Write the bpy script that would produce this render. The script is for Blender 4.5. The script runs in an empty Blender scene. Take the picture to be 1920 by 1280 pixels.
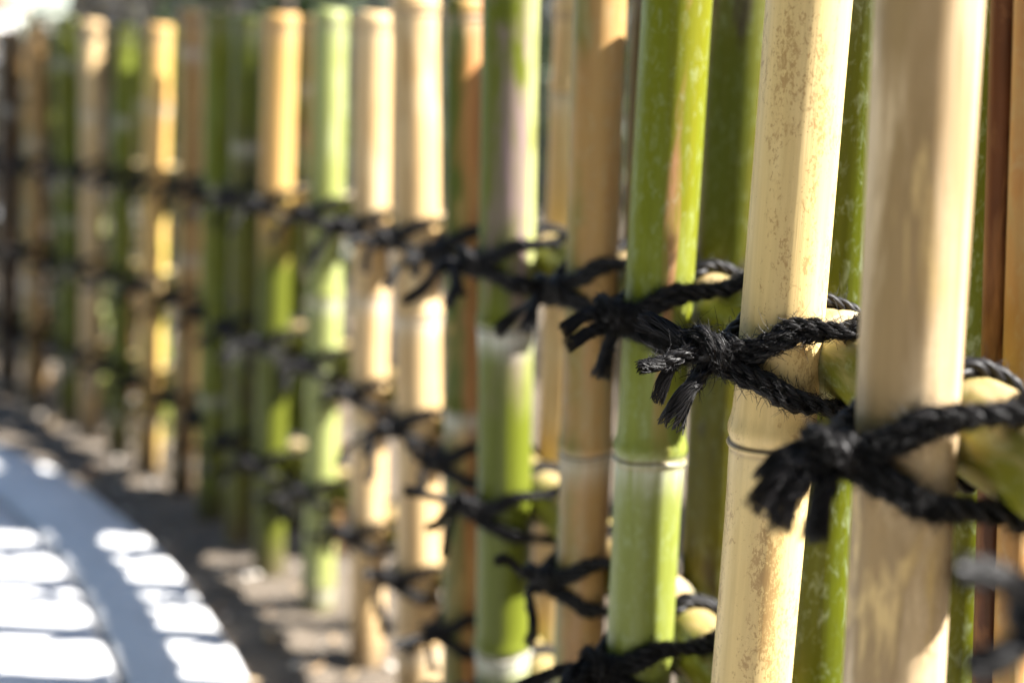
import bpy, math, random
import numpy as np
from mathutils import Vector, Matrix

random.seed(7)
RNG = np.random.default_rng(11)
scene = bpy.context.scene
COL = scene.collection

# ------------------------------------------------------------------ camera
EYE = 0.55                      # camera height
FPX = 2667.0                    # focal length in pixels of a 1920 wide frame (50 mm lens)
PITCH = math.atan(510.0 / FPX)  # looking down
cam_d = bpy.data.cameras.new('camera')
cam_d.lens = 50.0
cam_d.sensor_width = 36.0
cam_d.clip_start = 0.02
cam_d.clip_end = 600.0
cam_d.dof.use_dof = True
cam_d.dof.focus_distance = 0.548
cam_d.dof.aperture_fstop = 4.7
cam_d.dof.aperture_blades = 0
cam = bpy.data.objects.new('camera', cam_d)
COL.objects.link(cam)
cam.location = (0, 0, EYE)
cam.rotation_euler = (math.radians(90) - PITCH, 0, 0)
scene.camera = cam

# ------------------------------------------------------------------ light
SUN_EL = math.radians(42)
SAZ = (0.9950, -0.10)                               # towards the sun, horizontal
S = Vector((SAZ[0] * math.cos(SUN_EL), SAZ[1] * math.cos(SUN_EL), math.sin(SUN_EL))).normalized()
world = bpy.data.worlds.new('World')
scene.world = world
world.use_nodes = True
wn = world.node_tree
bg = wn.nodes['Background']
sky = wn.nodes.new('ShaderNodeTexSky')
sky.sky_type = 'NISHITA'
sky.sun_disc = False
sky.sun_elevation = SUN_EL
sky.sun_rotation = math.atan2(SAZ[0], SAZ[1])
wn.links.new(sky.outputs['Color'], bg.inputs['Color'])
bg.inputs['Strength'].default_value = 0.075
sun_d = bpy.data.lights.new('sun', 'SUN')
sun_d.energy = 5.0
sun_d.angle = math.radians(0.55)
sun_d.color = (1.0, 0.965, 0.91)
sun = bpy.data.objects.new('sun', sun_d)
COL.objects.link(sun)
sun.location = (4, -0.5, 5)
sun.rotation_euler = S.to_track_quat('Z', 'Y').to_euler()
scene.view_settings.view_transform = 'Standard'
scene.view_settings.look = 'None'
scene.view_settings.gamma = 1.0
scene.view_settings.use_curve_mapping = False
scene.view_settings.exposure = 2.4

# ------------------------------------------------------------------ helpers
CP, SP = math.cos(PITCH), math.sin(PITCH)

def at_plane(px, py, Y):
    """photo direction (px,py) met with the vertical plane at distance Y -> (X, Z)"""
    a, b = (px - 960) / FPX, (640 - py) / FPX
    t = Y / (CP + b * SP)
    return a * t, EYE + t * (b * CP - SP)

def on_ground(px, py, z=0.0):
    a, b = (px - 960) / FPX, (640 - py) / FPX
    t = (z - EYE) / (b * CP - SP)
    return a * t, t * (CP + b * SP)

def link(name, me, mat=None, parent=None, loc=None):
    o = bpy.data.objects.new(name, me)
    COL.objects.link(o)
    if mat is not None and me is not None and not me.materials:
        me.materials.append(mat)
    if parent is not None:
        o.parent = parent
    if loc is not None:
        o.location = loc
    return o

def tag(o, label=None, cat=None, group=None, kind=None):
    if label: o['label'] = label
    if cat: o['category'] = cat
    if group: o['group'] = group
    if kind: o['kind'] = kind
    return o

def mesh_np(name, V, F, smooth=True):
    """V (n,3) float, F (m,k) int with constant k"""
    me = bpy.data.meshes.new(name)
    V = np.asarray(V, dtype=np.float32)
    F = np.asarray(F, dtype=np.int32)
    me.vertices.add(len(V))
    me.vertices.foreach_set('co', V.ravel())
    k = F.shape[1]
    me.loops.add(F.size)
    me.loops.foreach_set('vertex_index', F.ravel())
    me.polygons.add(len(F))
    me.polygons.foreach_set('loop_start', np.arange(0, F.size, k, dtype=np.int32))
    me.polygons.foreach_set('loop_total', np.full(len(F), k, dtype=np.int32))
    if smooth:
        me.polygons.foreach_set('use_smooth', np.ones(len(F), dtype=bool))
    me.update(calc_edges=True)
    return me

def vattr(me, name, data, typ='FLOAT'):
    a = me.attributes.new(name, typ, 'POINT')
    key = 'vector' if typ == 'FLOAT_VECTOR' else 'value'
    a.data.foreach_set(key, np.asarray(data, dtype=np.float32).ravel())

def grid_faces(nr, nc, closed=True, off=0):
    """quads of nr rings by nc points; closed round the ring"""
    i = np.arange(nr - 1)[:, None]
    j = np.arange(nc if closed else nc - 1)[None, :]
    j2 = (j + 1) % nc
    a = i * nc + j; b = i * nc + j2; c = (i + 1) * nc + j2; d = (i + 1) * nc + j
    return np.stack([a, b, c, d], -1).reshape(-1, 4) + off

# ------------------------------------------------------------------ materials
def new_mat(name):
    m = bpy.data.materials.new(name)
    m.use_nodes = True
    nt = m.node_tree
    return m, nt, nt.nodes['Principled BSDF']

def N(nt, typ, **kw):
    n = nt.nodes.new(typ)
    for k, v in kw.items():
        setattr(n, k, v)
    return n

def noise(nt, vec, scale, detail=4, rough=0.55, dist=0.0):
    n = N(nt, 'ShaderNodeTexNoise')
    n.inputs['Scale'].default_value = scale
    n.inputs['Detail'].default_value = detail
    n.inputs['Roughness'].default_value = rough
    n.inputs['Distortion'].default_value = dist
    if vec is not None:
        nt.links.new(vec, n.inputs['Vector'])
    return n.outputs['Fac']

def mapping(nt, vec, scale, loc=(0, 0, 0)):
    n = N(nt, 'ShaderNodeMapping')
    n.inputs['Scale'].default_value = scale
    n.inputs['Location'].default_value = loc
    nt.links.new(vec, n.inputs['Vector'])
    return n.outputs['Vector']

def ramp(nt, fac, lo, hi, clampv=True):
    n = N(nt, 'ShaderNodeMapRange')
    n.clamp = clampv
    n.inputs['From Min'].default_value = lo
    n.inputs['From Max'].default_value = hi
    nt.links.new(fac, n.inputs['Value'])
    return n.outputs['Result']

def math_(nt, op, a, b=None):
    n = N(nt, 'ShaderNodeMath', operation=op)
    for i, v in enumerate((a, b)):
        if v is None: continue
        if isinstance(v, (int, float)): n.inputs[i].default_value = v
        else: nt.links.new(v, n.inputs[i])
    return n.outputs[0]

def mix(nt, fac, a, b, blend='MIX'):
    n = N(nt, 'ShaderNodeMix', data_type='RGBA', blend_type=blend)
    for sock, v in ((n.inputs['Factor'], fac), (n.inputs['A'], a), (n.inputs['B'], b)):
        if isinstance(v, (int, float)): sock.default_value = v
        elif isinstance(v, tuple): sock.default_value = (*v[:3], 1.0)
        else: nt.links.new(v, sock)
    return n.outputs['Result']

def bump(nt, b, height, strength, dist):
    n = N(nt, 'ShaderNodeBump')
    n.inputs['Strength'].default_value = strength
    n.inputs['Distance'].default_value = dist
    nt.links.new(height, n.inputs['Height'])
    nt.links.new(n.outputs['Normal'], b.inputs['Normal'])

def bamboo_mat(name, c1, c2, c3, blotch=(0.52, 0.68), spots=0.0, spot_col=(0.16, 0.085, 0.035),
               side=None, powder=0.5, rough=0.40, scar=(0.075, 0.045, 0.025), mottle=0.0, streak=(0.40, 0.64),
               band=None, low=None, foot_tint=True):
    """c1 base, c2 broad streaks along the culm, c3 blotches; side=(angle_deg, colour, lo, hi) another colour on one side"""
    m, nt, b = new_mat(name)
    at = N(nt, 'ShaderNodeAttribute', attribute_name='bc')
    oi = N(nt, 'ShaderNodeObjectInfo')
    va = N(nt, 'ShaderNodeVectorMath', operation='SCALE')
    va.inputs[0].default_value = (7.3, 3.1, 5.7)
    nt.links.new(oi.outputs['Random'], va.inputs['Scale'])
    ad = N(nt, 'ShaderNodeVectorMath', operation='ADD')
    nt.links.new(at.outputs['Vector'], ad.inputs[0]); nt.links.new(va.outputs[0], ad.inputs[1])
    vec = ad.outputs[0]
    broad = noise(nt, mapping(nt, vec, (1, 1, 0.07)), 75, 3, 0.5)
    blot = noise(nt, mapping(nt, vec, (1, 1, 0.22)), 60, 5, 0.6, 0.4)
    fib = noise(nt, mapping(nt, vec, (1, 1, 0.02)), 900, 3, 0.6)
    fib2 = noise(nt, mapping(nt, vec, (1, 1, 0.03)), 330, 3, 0.6)
    col = mix(nt, ramp(nt, broad, *streak), c1, c2)
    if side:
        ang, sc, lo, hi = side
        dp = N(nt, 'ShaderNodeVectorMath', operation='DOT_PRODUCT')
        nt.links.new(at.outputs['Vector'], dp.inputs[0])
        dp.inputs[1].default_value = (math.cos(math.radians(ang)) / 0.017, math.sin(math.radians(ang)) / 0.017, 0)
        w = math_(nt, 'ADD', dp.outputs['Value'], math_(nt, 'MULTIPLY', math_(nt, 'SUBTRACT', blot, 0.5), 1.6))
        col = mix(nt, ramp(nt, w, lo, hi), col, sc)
    col = mix(nt, ramp(nt, blot, *blotch), col, c3)
    if band:
        # a stripe of stain running up one face: (angle, half width, colour)
        ang, hw, bc_ = band
        dp = N(nt, 'ShaderNodeVectorMath', operation='DOT_PRODUCT')
        nt.links.new(at.outputs['Vector'], dp.inputs[0])
        dp.inputs[1].default_value = (math.cos(math.radians(ang)) / 0.017, math.sin(math.radians(ang)) / 0.017, 0)
        w = math_(nt, 'ADD', dp.outputs['Value'], math_(nt, 'MULTIPLY', math_(nt, 'SUBTRACT', broad, 0.5), 0.5))
        col = mix(nt, math_(nt, 'MULTIPLY', ramp(nt, w, 1 - hw, 1 - hw * 0.4), ramp(nt, blot, 0.40, 0.58)), col, bc_)
    if low:
        # the culm changes colour below a height: (from, to, colour)
        sx = N(nt, 'ShaderNodeSeparateXYZ'); nt.links.new(at.outputs['Vector'], sx.inputs[0])
        w = math_(nt, 'ADD', sx.outputs['Z'], math_(nt, 'MULTIPLY', math_(nt, 'SUBTRACT', broad, 0.5), 0.05))
        col = mix(nt, ramp(nt, w, low[1], low[0]), col, low[2])
    # fine fibres along the culm
    col = mix(nt, math_(nt, 'MULTIPLY', ramp(nt, fib2, 0.35, 0.7), 0.30), col, mix(nt, 1.0, col, (0.55, 0.5, 0.42), 'MULTIPLY'))
    if mottle > 0:
        mo = noise(nt, mapping(nt, vec, (1, 1, 0.45)), 260, 6, 0.7, 0.6)
        col = mix(nt, math_(nt, 'MULTIPLY', ramp(nt, mo, 0.52, 0.68), mottle), col, (0.42, 0.50, 0.36))
    if spots > 0:
        cl = noise(nt, mapping(nt, vec, (1, 1, 0.3)), 70, 4, 0.65)
        clb = math_(nt, 'MULTIPLY', math_(nt, 'SUBTRACT', cl, 0.5), 0.8)
        sp = noise(nt, mapping(nt, vec, (1, 1, 0.5)), 340, 5, 0.7, 0.5)
        sq = noise(nt, mapping(nt, vec, (1, 1, 0.6)), 900, 4, 0.65, 0.3)
        s1 = ramp(nt, math_(nt, 'ADD', sp, clb), 0.575, 0.70)
        s2 = math_(nt, 'MULTIPLY', ramp(nt, math_(nt, 'ADD', sq, math_(nt, 'MULTIPLY', clb, 1.1)), 0.585, 0.66), 0.85)
        s1 = math_(nt, 'MULTIPLY', math_(nt, 'MAXIMUM', s1, s2), spots)
        col = mix(nt, s1, col, spot_col)
    if foot_tint:
        # culm blends to a dark brown towards its foot, with a noisy edge
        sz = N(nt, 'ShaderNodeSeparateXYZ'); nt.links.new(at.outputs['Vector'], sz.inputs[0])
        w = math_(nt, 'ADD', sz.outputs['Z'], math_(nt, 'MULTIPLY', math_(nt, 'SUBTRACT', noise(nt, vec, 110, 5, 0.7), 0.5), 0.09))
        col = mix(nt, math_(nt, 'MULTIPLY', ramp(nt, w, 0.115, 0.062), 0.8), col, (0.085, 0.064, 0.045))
    npw = N(nt, 'ShaderNodeAttribute', attribute_name='npow')
    nbd = N(nt, 'ShaderNodeAttribute', attribute_name='nscar')
    col = mix(nt, math_(nt, 'MULTIPLY', math_(nt, 'MULTIPLY', npw.outputs['Fac'], powder), ramp(nt, fib2, 0.2, 0.6)), col, (0.62, 0.60, 0.52))
    col = mix(nt, math_(nt, 'MULTIPLY', nbd.outputs['Fac'], 0.9), col, scar)
    nt.links.new(col, b.inputs['Base Color'])
    r = math_(nt, 'ADD', math_(nt, 'MULTIPLY', blot, 0.25), rough - 0.10)
    nt.links.new(r, b.inputs['Roughness'])
    b.inputs['Specular IOR Level'].default_value = 0.22
    bump(nt, b, math_(nt, 'ADD', math_(nt, 'MULTIPLY', fib, 0.5), fib2), 0.22, 0.0007)
    return m

GRN = (0.105, 0.130, 0.008); OLV = (0.130, 0.125, 0.007); PGR = (0.26, 0.34, 0.08)
TAN = (0.66, 0.485, 0.215); TAN2 = (0.56, 0.41, 0.20); BRN = (0.34, 0.19, 0.065); ORG = (0.62, 0.31, 0.09)
M = {}
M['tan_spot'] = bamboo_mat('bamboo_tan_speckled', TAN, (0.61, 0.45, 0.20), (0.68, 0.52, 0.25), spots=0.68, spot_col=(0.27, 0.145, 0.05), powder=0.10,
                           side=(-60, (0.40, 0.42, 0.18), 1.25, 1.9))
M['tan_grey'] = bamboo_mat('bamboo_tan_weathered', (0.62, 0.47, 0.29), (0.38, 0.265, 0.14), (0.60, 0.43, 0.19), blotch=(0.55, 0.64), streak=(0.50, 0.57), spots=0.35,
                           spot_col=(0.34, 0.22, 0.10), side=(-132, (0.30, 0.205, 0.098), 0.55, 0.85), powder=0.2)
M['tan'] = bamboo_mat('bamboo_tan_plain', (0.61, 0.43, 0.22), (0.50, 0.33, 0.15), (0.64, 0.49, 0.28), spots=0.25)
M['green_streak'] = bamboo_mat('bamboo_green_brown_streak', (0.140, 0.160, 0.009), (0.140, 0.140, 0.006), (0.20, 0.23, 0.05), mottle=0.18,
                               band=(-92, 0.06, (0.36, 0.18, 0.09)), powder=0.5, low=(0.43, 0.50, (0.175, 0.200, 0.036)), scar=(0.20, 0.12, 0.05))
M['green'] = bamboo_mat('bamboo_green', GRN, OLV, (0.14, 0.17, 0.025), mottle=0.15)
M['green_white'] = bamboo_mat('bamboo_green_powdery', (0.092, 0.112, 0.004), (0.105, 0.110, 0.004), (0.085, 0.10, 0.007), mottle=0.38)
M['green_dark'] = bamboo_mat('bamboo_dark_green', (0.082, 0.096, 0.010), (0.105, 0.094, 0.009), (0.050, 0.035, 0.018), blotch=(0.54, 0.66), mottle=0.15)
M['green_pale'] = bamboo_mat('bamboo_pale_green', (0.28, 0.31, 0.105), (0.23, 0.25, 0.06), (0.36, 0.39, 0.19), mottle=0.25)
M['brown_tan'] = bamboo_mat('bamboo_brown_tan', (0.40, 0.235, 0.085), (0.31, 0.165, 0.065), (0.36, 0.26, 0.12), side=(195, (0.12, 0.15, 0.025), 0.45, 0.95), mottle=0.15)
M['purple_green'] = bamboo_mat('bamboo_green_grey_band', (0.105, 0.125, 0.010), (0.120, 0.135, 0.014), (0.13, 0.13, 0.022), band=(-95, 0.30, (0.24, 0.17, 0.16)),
                               side=(0, (0.33, 0.345, 0.14), 0.35, 0.85), powder=1.0, low=(0.38, 0.45, (0.110, 0.130, 0.012)))  # sunward side painted paler, sunlight put into the culm colour
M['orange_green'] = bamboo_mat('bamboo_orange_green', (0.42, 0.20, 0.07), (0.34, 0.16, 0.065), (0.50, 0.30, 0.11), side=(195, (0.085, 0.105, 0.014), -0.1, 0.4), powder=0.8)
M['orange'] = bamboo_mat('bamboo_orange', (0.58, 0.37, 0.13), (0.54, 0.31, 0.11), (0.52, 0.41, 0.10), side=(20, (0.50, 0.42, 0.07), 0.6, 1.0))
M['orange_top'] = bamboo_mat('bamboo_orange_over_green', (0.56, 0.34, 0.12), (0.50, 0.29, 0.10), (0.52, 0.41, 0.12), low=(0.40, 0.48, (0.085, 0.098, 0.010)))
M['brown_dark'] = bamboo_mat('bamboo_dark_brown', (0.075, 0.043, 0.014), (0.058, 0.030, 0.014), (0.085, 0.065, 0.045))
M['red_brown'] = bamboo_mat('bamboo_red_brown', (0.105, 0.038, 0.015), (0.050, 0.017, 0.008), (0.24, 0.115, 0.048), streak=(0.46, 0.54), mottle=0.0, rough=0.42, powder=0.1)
M['rail'] = bamboo_mat('bamboo_rail_olive', (0.125, 0.130, 0.008), (0.16, 0.15, 0.014), (0.30, 0.25, 0.09), blotch=(0.58, 0.72), mottle=0.25, powder=0.4, side=(90, (0.40, 0.29, 0.14), 0.55, 1.0), streak=(0.40, 0.62), foot_tint=False)

m, nt, b = new_mat('palm_rope_black')
at = N(nt, 'ShaderNodeTexCoord')
f1 = noise(nt, at.outputs['Object'], 900, 3, 0.6)
c = mix(nt, ramp(nt, f1, 0.35, 0.7), (0.0025, 0.0023, 0.0028), (0.011, 0.009, 0.009))
nt.links.new(c, b.inputs['Base Color'])
b.inputs['Roughness'].default_value = 0.48
b.inputs['Specular IOR Level'].default_value = 0.26
M['rope'] = m

m, nt, b = new_mat('soil_sandy')
tc = N(nt, 'ShaderNodeTexCoord')
v = tc.outputs['Object']
n1 = noise(nt, v, 6, 5, 0.6); n2 = noise(nt, v, 90, 5, 0.7); n3 = noise(nt, v, 420, 3, 0.6)
c = mix(nt, ramp(nt, n1, 0.35, 0.65), (0.090, 0.068, 0.047), (0.125, 0.097, 0.068))
c = mix(nt, ramp(nt, n2, 0.5, 0.72), c, (0.12, 0.095, 0.07))
c = mix(nt, math_(nt, 'MULTIPLY', ramp(nt, n3, 0.55, 0.7), 0.6), c, (0.34, 0.30, 0.24))
nt.links.new(c, b.inputs['Base Color'])
b.inputs['Roughness'].default_value = 0.95
bump(nt, b, math_(nt, 'ADD', n2, math_(nt, 'MULTIPLY', n3, 0.4)), 0.9, 0.006)
M['soil'] = m

def concrete(name, ca, cb):
    m, nt, b = new_mat(name)
    tc = N(nt, 'ShaderNodeTexCoord'); v = tc.outputs['Object']
    n1 = noise(nt, v, 9, 5, 0.6); n2 = noise(nt, v, 260, 4, 0.7); n3 = noise(nt, v, 40, 4, 0.6)
    c = mix(nt, ramp(nt, n1, 0.3, 0.7), ca, cb)
    c = mix(nt, math_(nt, 'MULTIPLY', ramp(nt, n2, 0.5, 0.75), 0.35), c, (0.30, 0.30, 0.30))
    c = mix(nt, math_(nt, 'MULTIPLY', ramp(nt, n3, 0.55, 0.75), 0.25), c, (0.21, 0.205, 0.20))
    nt.links.new(c, b.inputs['Base Color'])
    b.inputs['Roughness'].default_value = 0.85
    bump(nt, b, n2, 0.5, 0.002)
    return m
M['kerb'] = concrete('kerb_concrete', (0.51, 0.51, 0.515), (0.57, 0.57, 0.57))
M['path'] = concrete('path_concrete', (0.48, 0.482, 0.49), (0.55, 0.55, 0.555))
M['wallwhite'] = concrete('wall_white_plaster', (0.78, 0.77, 0.74), (0.82, 0.81, 0.78))
M['wallgrey'] = concrete('wall_grey_render', (0.040, 0.037, 0.036), (0.055, 0.05, 0.047))

def leaf_mat(name, ca, cb, dry=None, trans=0.25):
    m, nt, b = new_mat(name)
    at = N(nt, 'ShaderNodeAttribute', attribute_name='lr')
    c = mix(nt, at.outputs['Fac'], ca, cb)
    nt.links.new(c, b.inputs['Base Color'])
    b.inputs['Roughness'].default_value = 0.45
    tr = N(nt, 'ShaderNodeBsdfTranslucent')
    nt.links.new(c, tr.inputs['Color'])
    mx = N(nt, 'ShaderNodeMixShader'); mx.inputs[0].default_value = trans
    nt.links.new(b.outputs[0], mx.inputs[1]); nt.links.new(tr.outputs[0], mx.inputs[2])
    nt.links.new(mx.outputs[0], nt.nodes['Material Output'].inputs['Surface'])
    return m
M['leaf'] = leaf_mat('shrub_leaf', (0.016, 0.030, 0.007), (0.050, 0.070, 0.016))
M['leaf_brown'] = leaf_mat('shrub_leaf_brownish', (0.025, 0.020, 0.010), (0.055, 0.045, 0.018))
M['dead'] = leaf_mat('dead_leaf', (0.30, 0.16, 0.06), (0.52, 0.40, 0.24), trans=0.2)

m, nt, b = new_mat('bark')
tc = N(nt, 'ShaderNodeTexCoord')
n1 = noise(nt, mapping(nt, tc.outputs['Object'], (1, 1, 0.2)), 40, 5, 0.65)
nt.links.new(mix(nt, n1, (0.05, 0.035, 0.025), (0.16, 0.12, 0.09)), b.inputs['Base Color'])
b.inputs['Roughness'].default_value = 0.9
bump(nt, b, n1, 0.8, 0.01)
M['bark'] = m

m, nt, b = new_mat('brown_coping')
tc = N(nt, 'ShaderNodeTexCoord')
n1 = noise(nt, tc.outputs['Object'], 30, 4, 0.6)
nt.links.new(mix(nt, n1, (0.30, 0.19, 0.14), (0.40, 0.27, 0.20)), b.inputs['Base Color'])
b.inputs['Roughness'].default_value = 0.8
M['coping'] = m

m, nt, b = new_mat('pebble')
oi = N(nt, 'ShaderNodeTexCoord')
n1 = noise(nt, oi.outputs['Object'], 60, 3, 0.6)
nt.links.new(mix(nt, ramp(nt, n1, 0.35, 0.65), (0.28, 0.24, 0.20), (0.58, 0.53, 0.46)), b.inputs['Base Color'])
b.inputs['Roughness'].default_value = 0.8
M['pebble'] = m

# ------------------------------------------------------------------ ground
def axis_coords(lo, hi, step, far_lo, far_hi):
    mid = np.arange(lo, hi + 1e-6, step)
    a = lo - np.geomspace(0.05, lo - far_lo, 26)[::-1]
    c = hi + np.geomspace(0.05, far_hi - hi, 26)
    return np.concatenate([a, mid, c])
gx = axis_coords(-1.3, 0.9, 0.012, -200, 200)
gy = axis_coords(0.6, 3.0, 0.012, -200, 200)
GX, GY = np.meshgrid(gx, gy)
def vnoise(x, y, seed):
    r = np.random.default_rng(seed)
    tab = r.random((64, 64))
    xi = np.floor(x).astype(int); yi = np.floor(y).astype(int)
    fx = x - xi; fy = y - yi
    fx = fx * fx * (3 - 2 * fx); fy = fy * fy * (3 - 2 * fy)
    g = lambda a, b_: tab[a % 64, b_ % 64]
    return (g(xi, yi) * (1 - fx) + g(xi + 1, yi) * fx) * (1 - fy) + (g(xi, yi + 1) * (1 - fx) + g(xi + 1, yi + 1) * fx) * fy
GZ = 0.010 * (vnoise(GX * 9, GY * 9, 1) - 0.5) + 0.007 * (vnoise(GX * 31, GY * 31, 2) - 0.5) + 0.004 * (vnoise(GX * 77, GY * 77, 3) - 0.5)
near = (np.abs(GX) < 3) & (GY > -1) & (GY < 6)
GZ = np.where(near, GZ, 0.0)
V = np.stack([GX, GY, GZ], -1).reshape(-1, 3)
F = grid_faces(len(gy), len(gx), closed=False)
ground = link('ground', mesh_np('ground', V, F), M['soil'])
tag(ground, 'pale sandy soil bed under the bamboo fence', None, kind='structure')
def ground_z(x, y):
    x = np.asarray(x, float); y = np.asarray(y, float)
    return 0.010 * (vnoise(x * 9, y * 9, 1) - 0.5) + 0.007 * (vnoise(x * 31, y * 31, 2) - 0.5)

# ------------------------------------------------------------------ path with kerb
def catmull(P, n_per=24):
    P = np.asarray(P, float)
    Q = np.vstack([2 * P[0] - P[1], P, 2 * P[-1] - P[-2]])
    out = []
    for i in range(1, len(Q) - 2):
        t = np.linspace(0, 1, n_per, endpoint=False)[:, None]
        p0, p1, p2, p3 = Q[i - 1], Q[i], Q[i + 1], Q[i + 2]
        out.append(0.5 * ((2 * p1) + (-p0 + p2) * t + (2 * p0 - 5 * p1 + 4 * p2 - p3) * t * t + (-p0 + 3 * p1 - 3 * p2 + p3) * t ** 3))
    out.append(P[-1:])
    return np.vstack(out)

edge_ctrl = [(0.16, -1.2), (0.115, -0.4), (0.05, 0.25), (-0.05, 0.66), (-0.15, 0.98), on_ground(470, 1280, 0.018), on_ground(420, 1190, 0.018),
             on_ground(300, 1030, 0.018), on_ground(140, 900, 0.018), on_ground(0, 830, 0.018), (-1.02, 2.27), (-1.35, 2.46), (-1.9, 2.66), (-3.0, 2.85), (-5.0, 2.95)]
edge = catmull([(a, b_) for a, b_ in edge_ctrl], 20)
tg = np.gradient(edge, axis=0); tg /= np.linalg.norm(tg, axis=1)[:, None]
left = np.stack([-tg[:, 1], tg[:, 0]], -1)

def strip(name, d0, d1, ztop, zbot, mat, bevel=0.004):
    prof = [(d0, zbot), (d0, ztop - bevel), (d0 + bevel, ztop), (d1 - bevel, ztop), (d1, ztop - bevel), (d1, zbot)]
    n = len(prof)
    V = []
    for p, l in zip(edge, left):
        for d, z in prof:
            V.append((p[0] + l[0] * d, p[1] + l[1] * d, z))
    F = grid_faces(len(edge), n, closed=True)
    return link(name, mesh_np(name, V, F, smooth=False), mat)
path = strip('path', 0.108, 0.95, 0.016, -0.04, M['path'])
tag(path, 'pale grey concrete garden path curving left beside the fence', kind='structure')
added_lawn_m, nt, b = new_mat('added_lawn_turf')
tc = N(nt, 'ShaderNodeTexCoord')
n1 = noise(nt, tc.outputs['Object'], 14, 5, 0.6); n2 = noise(nt, tc.outputs['Object'], 300, 3, 0.6)
nt.links.new(mix(nt, n1, (0.022, 0.045, 0.012), (0.05, 0.075, 0.02)), b.inputs['Base Color'])
b.inputs['Roughness'].default_value = 0.9
bump(nt, b, n2, 1.0, 0.02)
added_lawn = strip('added_lawn', 0.96, 60.0, 0.013, -0.03, added_lawn_m)  # dark turf out of view, added to cut light bounced onto the poles
tag(added_lawn, 'dark turf added out of view to cut bounced light', kind='structure')
kerb = strip('kerb', 0.0, 0.100, 0.018, -0.05, M['kerb'], 0.003)
tag(kerb, 'pale concrete kerb strip edging the path along the soil', kind='structure')

# ------------------------------------------------------------------ bamboo
def node_profile(zs, nodes, R):
    """radius factor, scar mask, powder mask for heights zs"""
    r = np.ones_like(zs); sc = np.zeros_like(zs); pw = np.zeros_like(zs)
    for nz in nodes:
        d = zs - nz
        r += 0.070 * np.exp(-(d / 0.0011) ** 2)                     # sheath scar ridge
        r += 0.075 * np.exp(-((d - 0.0066) / 0.0042) ** 2)          # nodal ridge just above
        r += 0.034 * np.exp(-(np.abs(d) / 0.018) ** 1.5)            # gentle swelling
        r -= 0.030 * np.exp(-((d - 0.0022) / 0.0010) ** 2)
        sc = np.maximum(sc, np.exp(-((d - 0.0013) / 0.0006) ** 2))
        sc = np.maximum(sc, 0.45 * np.exp(-((d + 0.0016) / 0.0012) ** 2))
        pw = np.maximum(pw, np.where(d < 0, np.exp(-(d / 0.012) ** 2), np.exp(-(d / 0.003) ** 2)))
    return r, sc, pw

def sample_z(z0, z1, nodes, step):
    zs = list(np.arange(z0, z1, step)) + [z1]
    for nz in nodes:
        if z0 < nz < z1:
            zs += list(nz + np.array([-.02, -.014, -.009, -.006, -.004, -.003, -.0022, -.0015, -.0008, 0, .0006, .0012, .0018, .0024, .003, .004, .005, .0062, .0075, .009, .011, .014, .02]))
    zs = np.unique(np.round(np.clip(zs, z0, z1), 5))
    return zs

def culm_mesh(name, length, R, nodes, sides=40, step=0.012, taper=0.04, bow=0.0, bowdir=0.0, seed=0):
    r = np.random.default_rng(seed)
    zs = sample_z(0, length, nodes, step)
    prof, sc, pw = node_profile(zs, nodes, R)
    pw = np.where(zs > length - 0.03, pw * 0.25, pw)
    th = np.linspace(0, 2 * np.pi, sides, endpoint=False)
    ph = r.uniform(0, 6.28, 3)
    oval = 1 + 0.012 * np.cos(2 * th + ph[0]) + 0.006 * np.cos(3 * th + ph[1])
    Rz = R * prof * (1 + taper * (0.5 - zs / length)) * (1 + 0.006 * np.sin(zs * 31 + ph[2]))
    # the scar ring wanders up and down a little round the culm
    wob = 0.0009 * np.sin(th + ph[0]) + 0.0005 * np.sin(3 * th + ph[1])
    prox = np.zeros_like(zs)
    for nz in nodes:
        prox = np.maximum(prox, np.exp(-(np.abs(zs - nz) / 0.03) ** 2))
    X = Rz[:, None] * oval[None] * np.cos(th)[None]
    Y = Rz[:, None] * oval[None] * np.sin(th)[None]
    bx = bow * np.sin(np.pi * zs / length)
    Z = np.repeat(zs[:, None], sides, 1) + prox[:, None] * wob[None]
    bc = np.stack([X, Y, Z], -1).reshape(-1, 3)
    V = np.stack([X + (bx * math.cos(bowdir))[:, None], Y + (bx * math.sin(bowdir))[:, None], Z], -1).reshape(-1, 3)
    nr = len(zs)
    F = grid_faces(nr, sides)
    # cut top: flat rim, then a shallow hollow down to the node wall
    top = V[-sides:]
    cx = top.mean(0)
    rings = []
    for s_, dz in ((0.80, 0.0), (0.78, -0.004), (0.02, -0.0045)):
        q = cx + (top - cx) * s_; q[:, 2] = cx[2] + dz; rings.append(q)
    V2 = np.vstack([V] + rings)
    F2 = grid_faces(4, sides, off=(nr - 1) * sides)
    me = mesh_np(name, V2, np.vstack([F, F2]))
    extra = 3 * sides
    vattr(me, 'bc', np.vstack([bc, V2[-extra:]]), 'FLOAT_VECTOR')
    vattr(me, 'nscar', np.concatenate([np.repeat(sc, sides), np.full(extra, 0.15)]))
    vattr(me, 'npow', np.concatenate([np.repeat(pw, sides), np.full(extra, 0.15)]))
    return me

fence = bpy.data.objects.new('bamboo_fence', None)
COL.objects.link(fence)
fence.location = (0.0, 0.9, 0.0)
tag(fence, 'low curved bamboo fence of green and tan poles tied with black rope', 'fence')
FO = Vector(fence.location)

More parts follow.
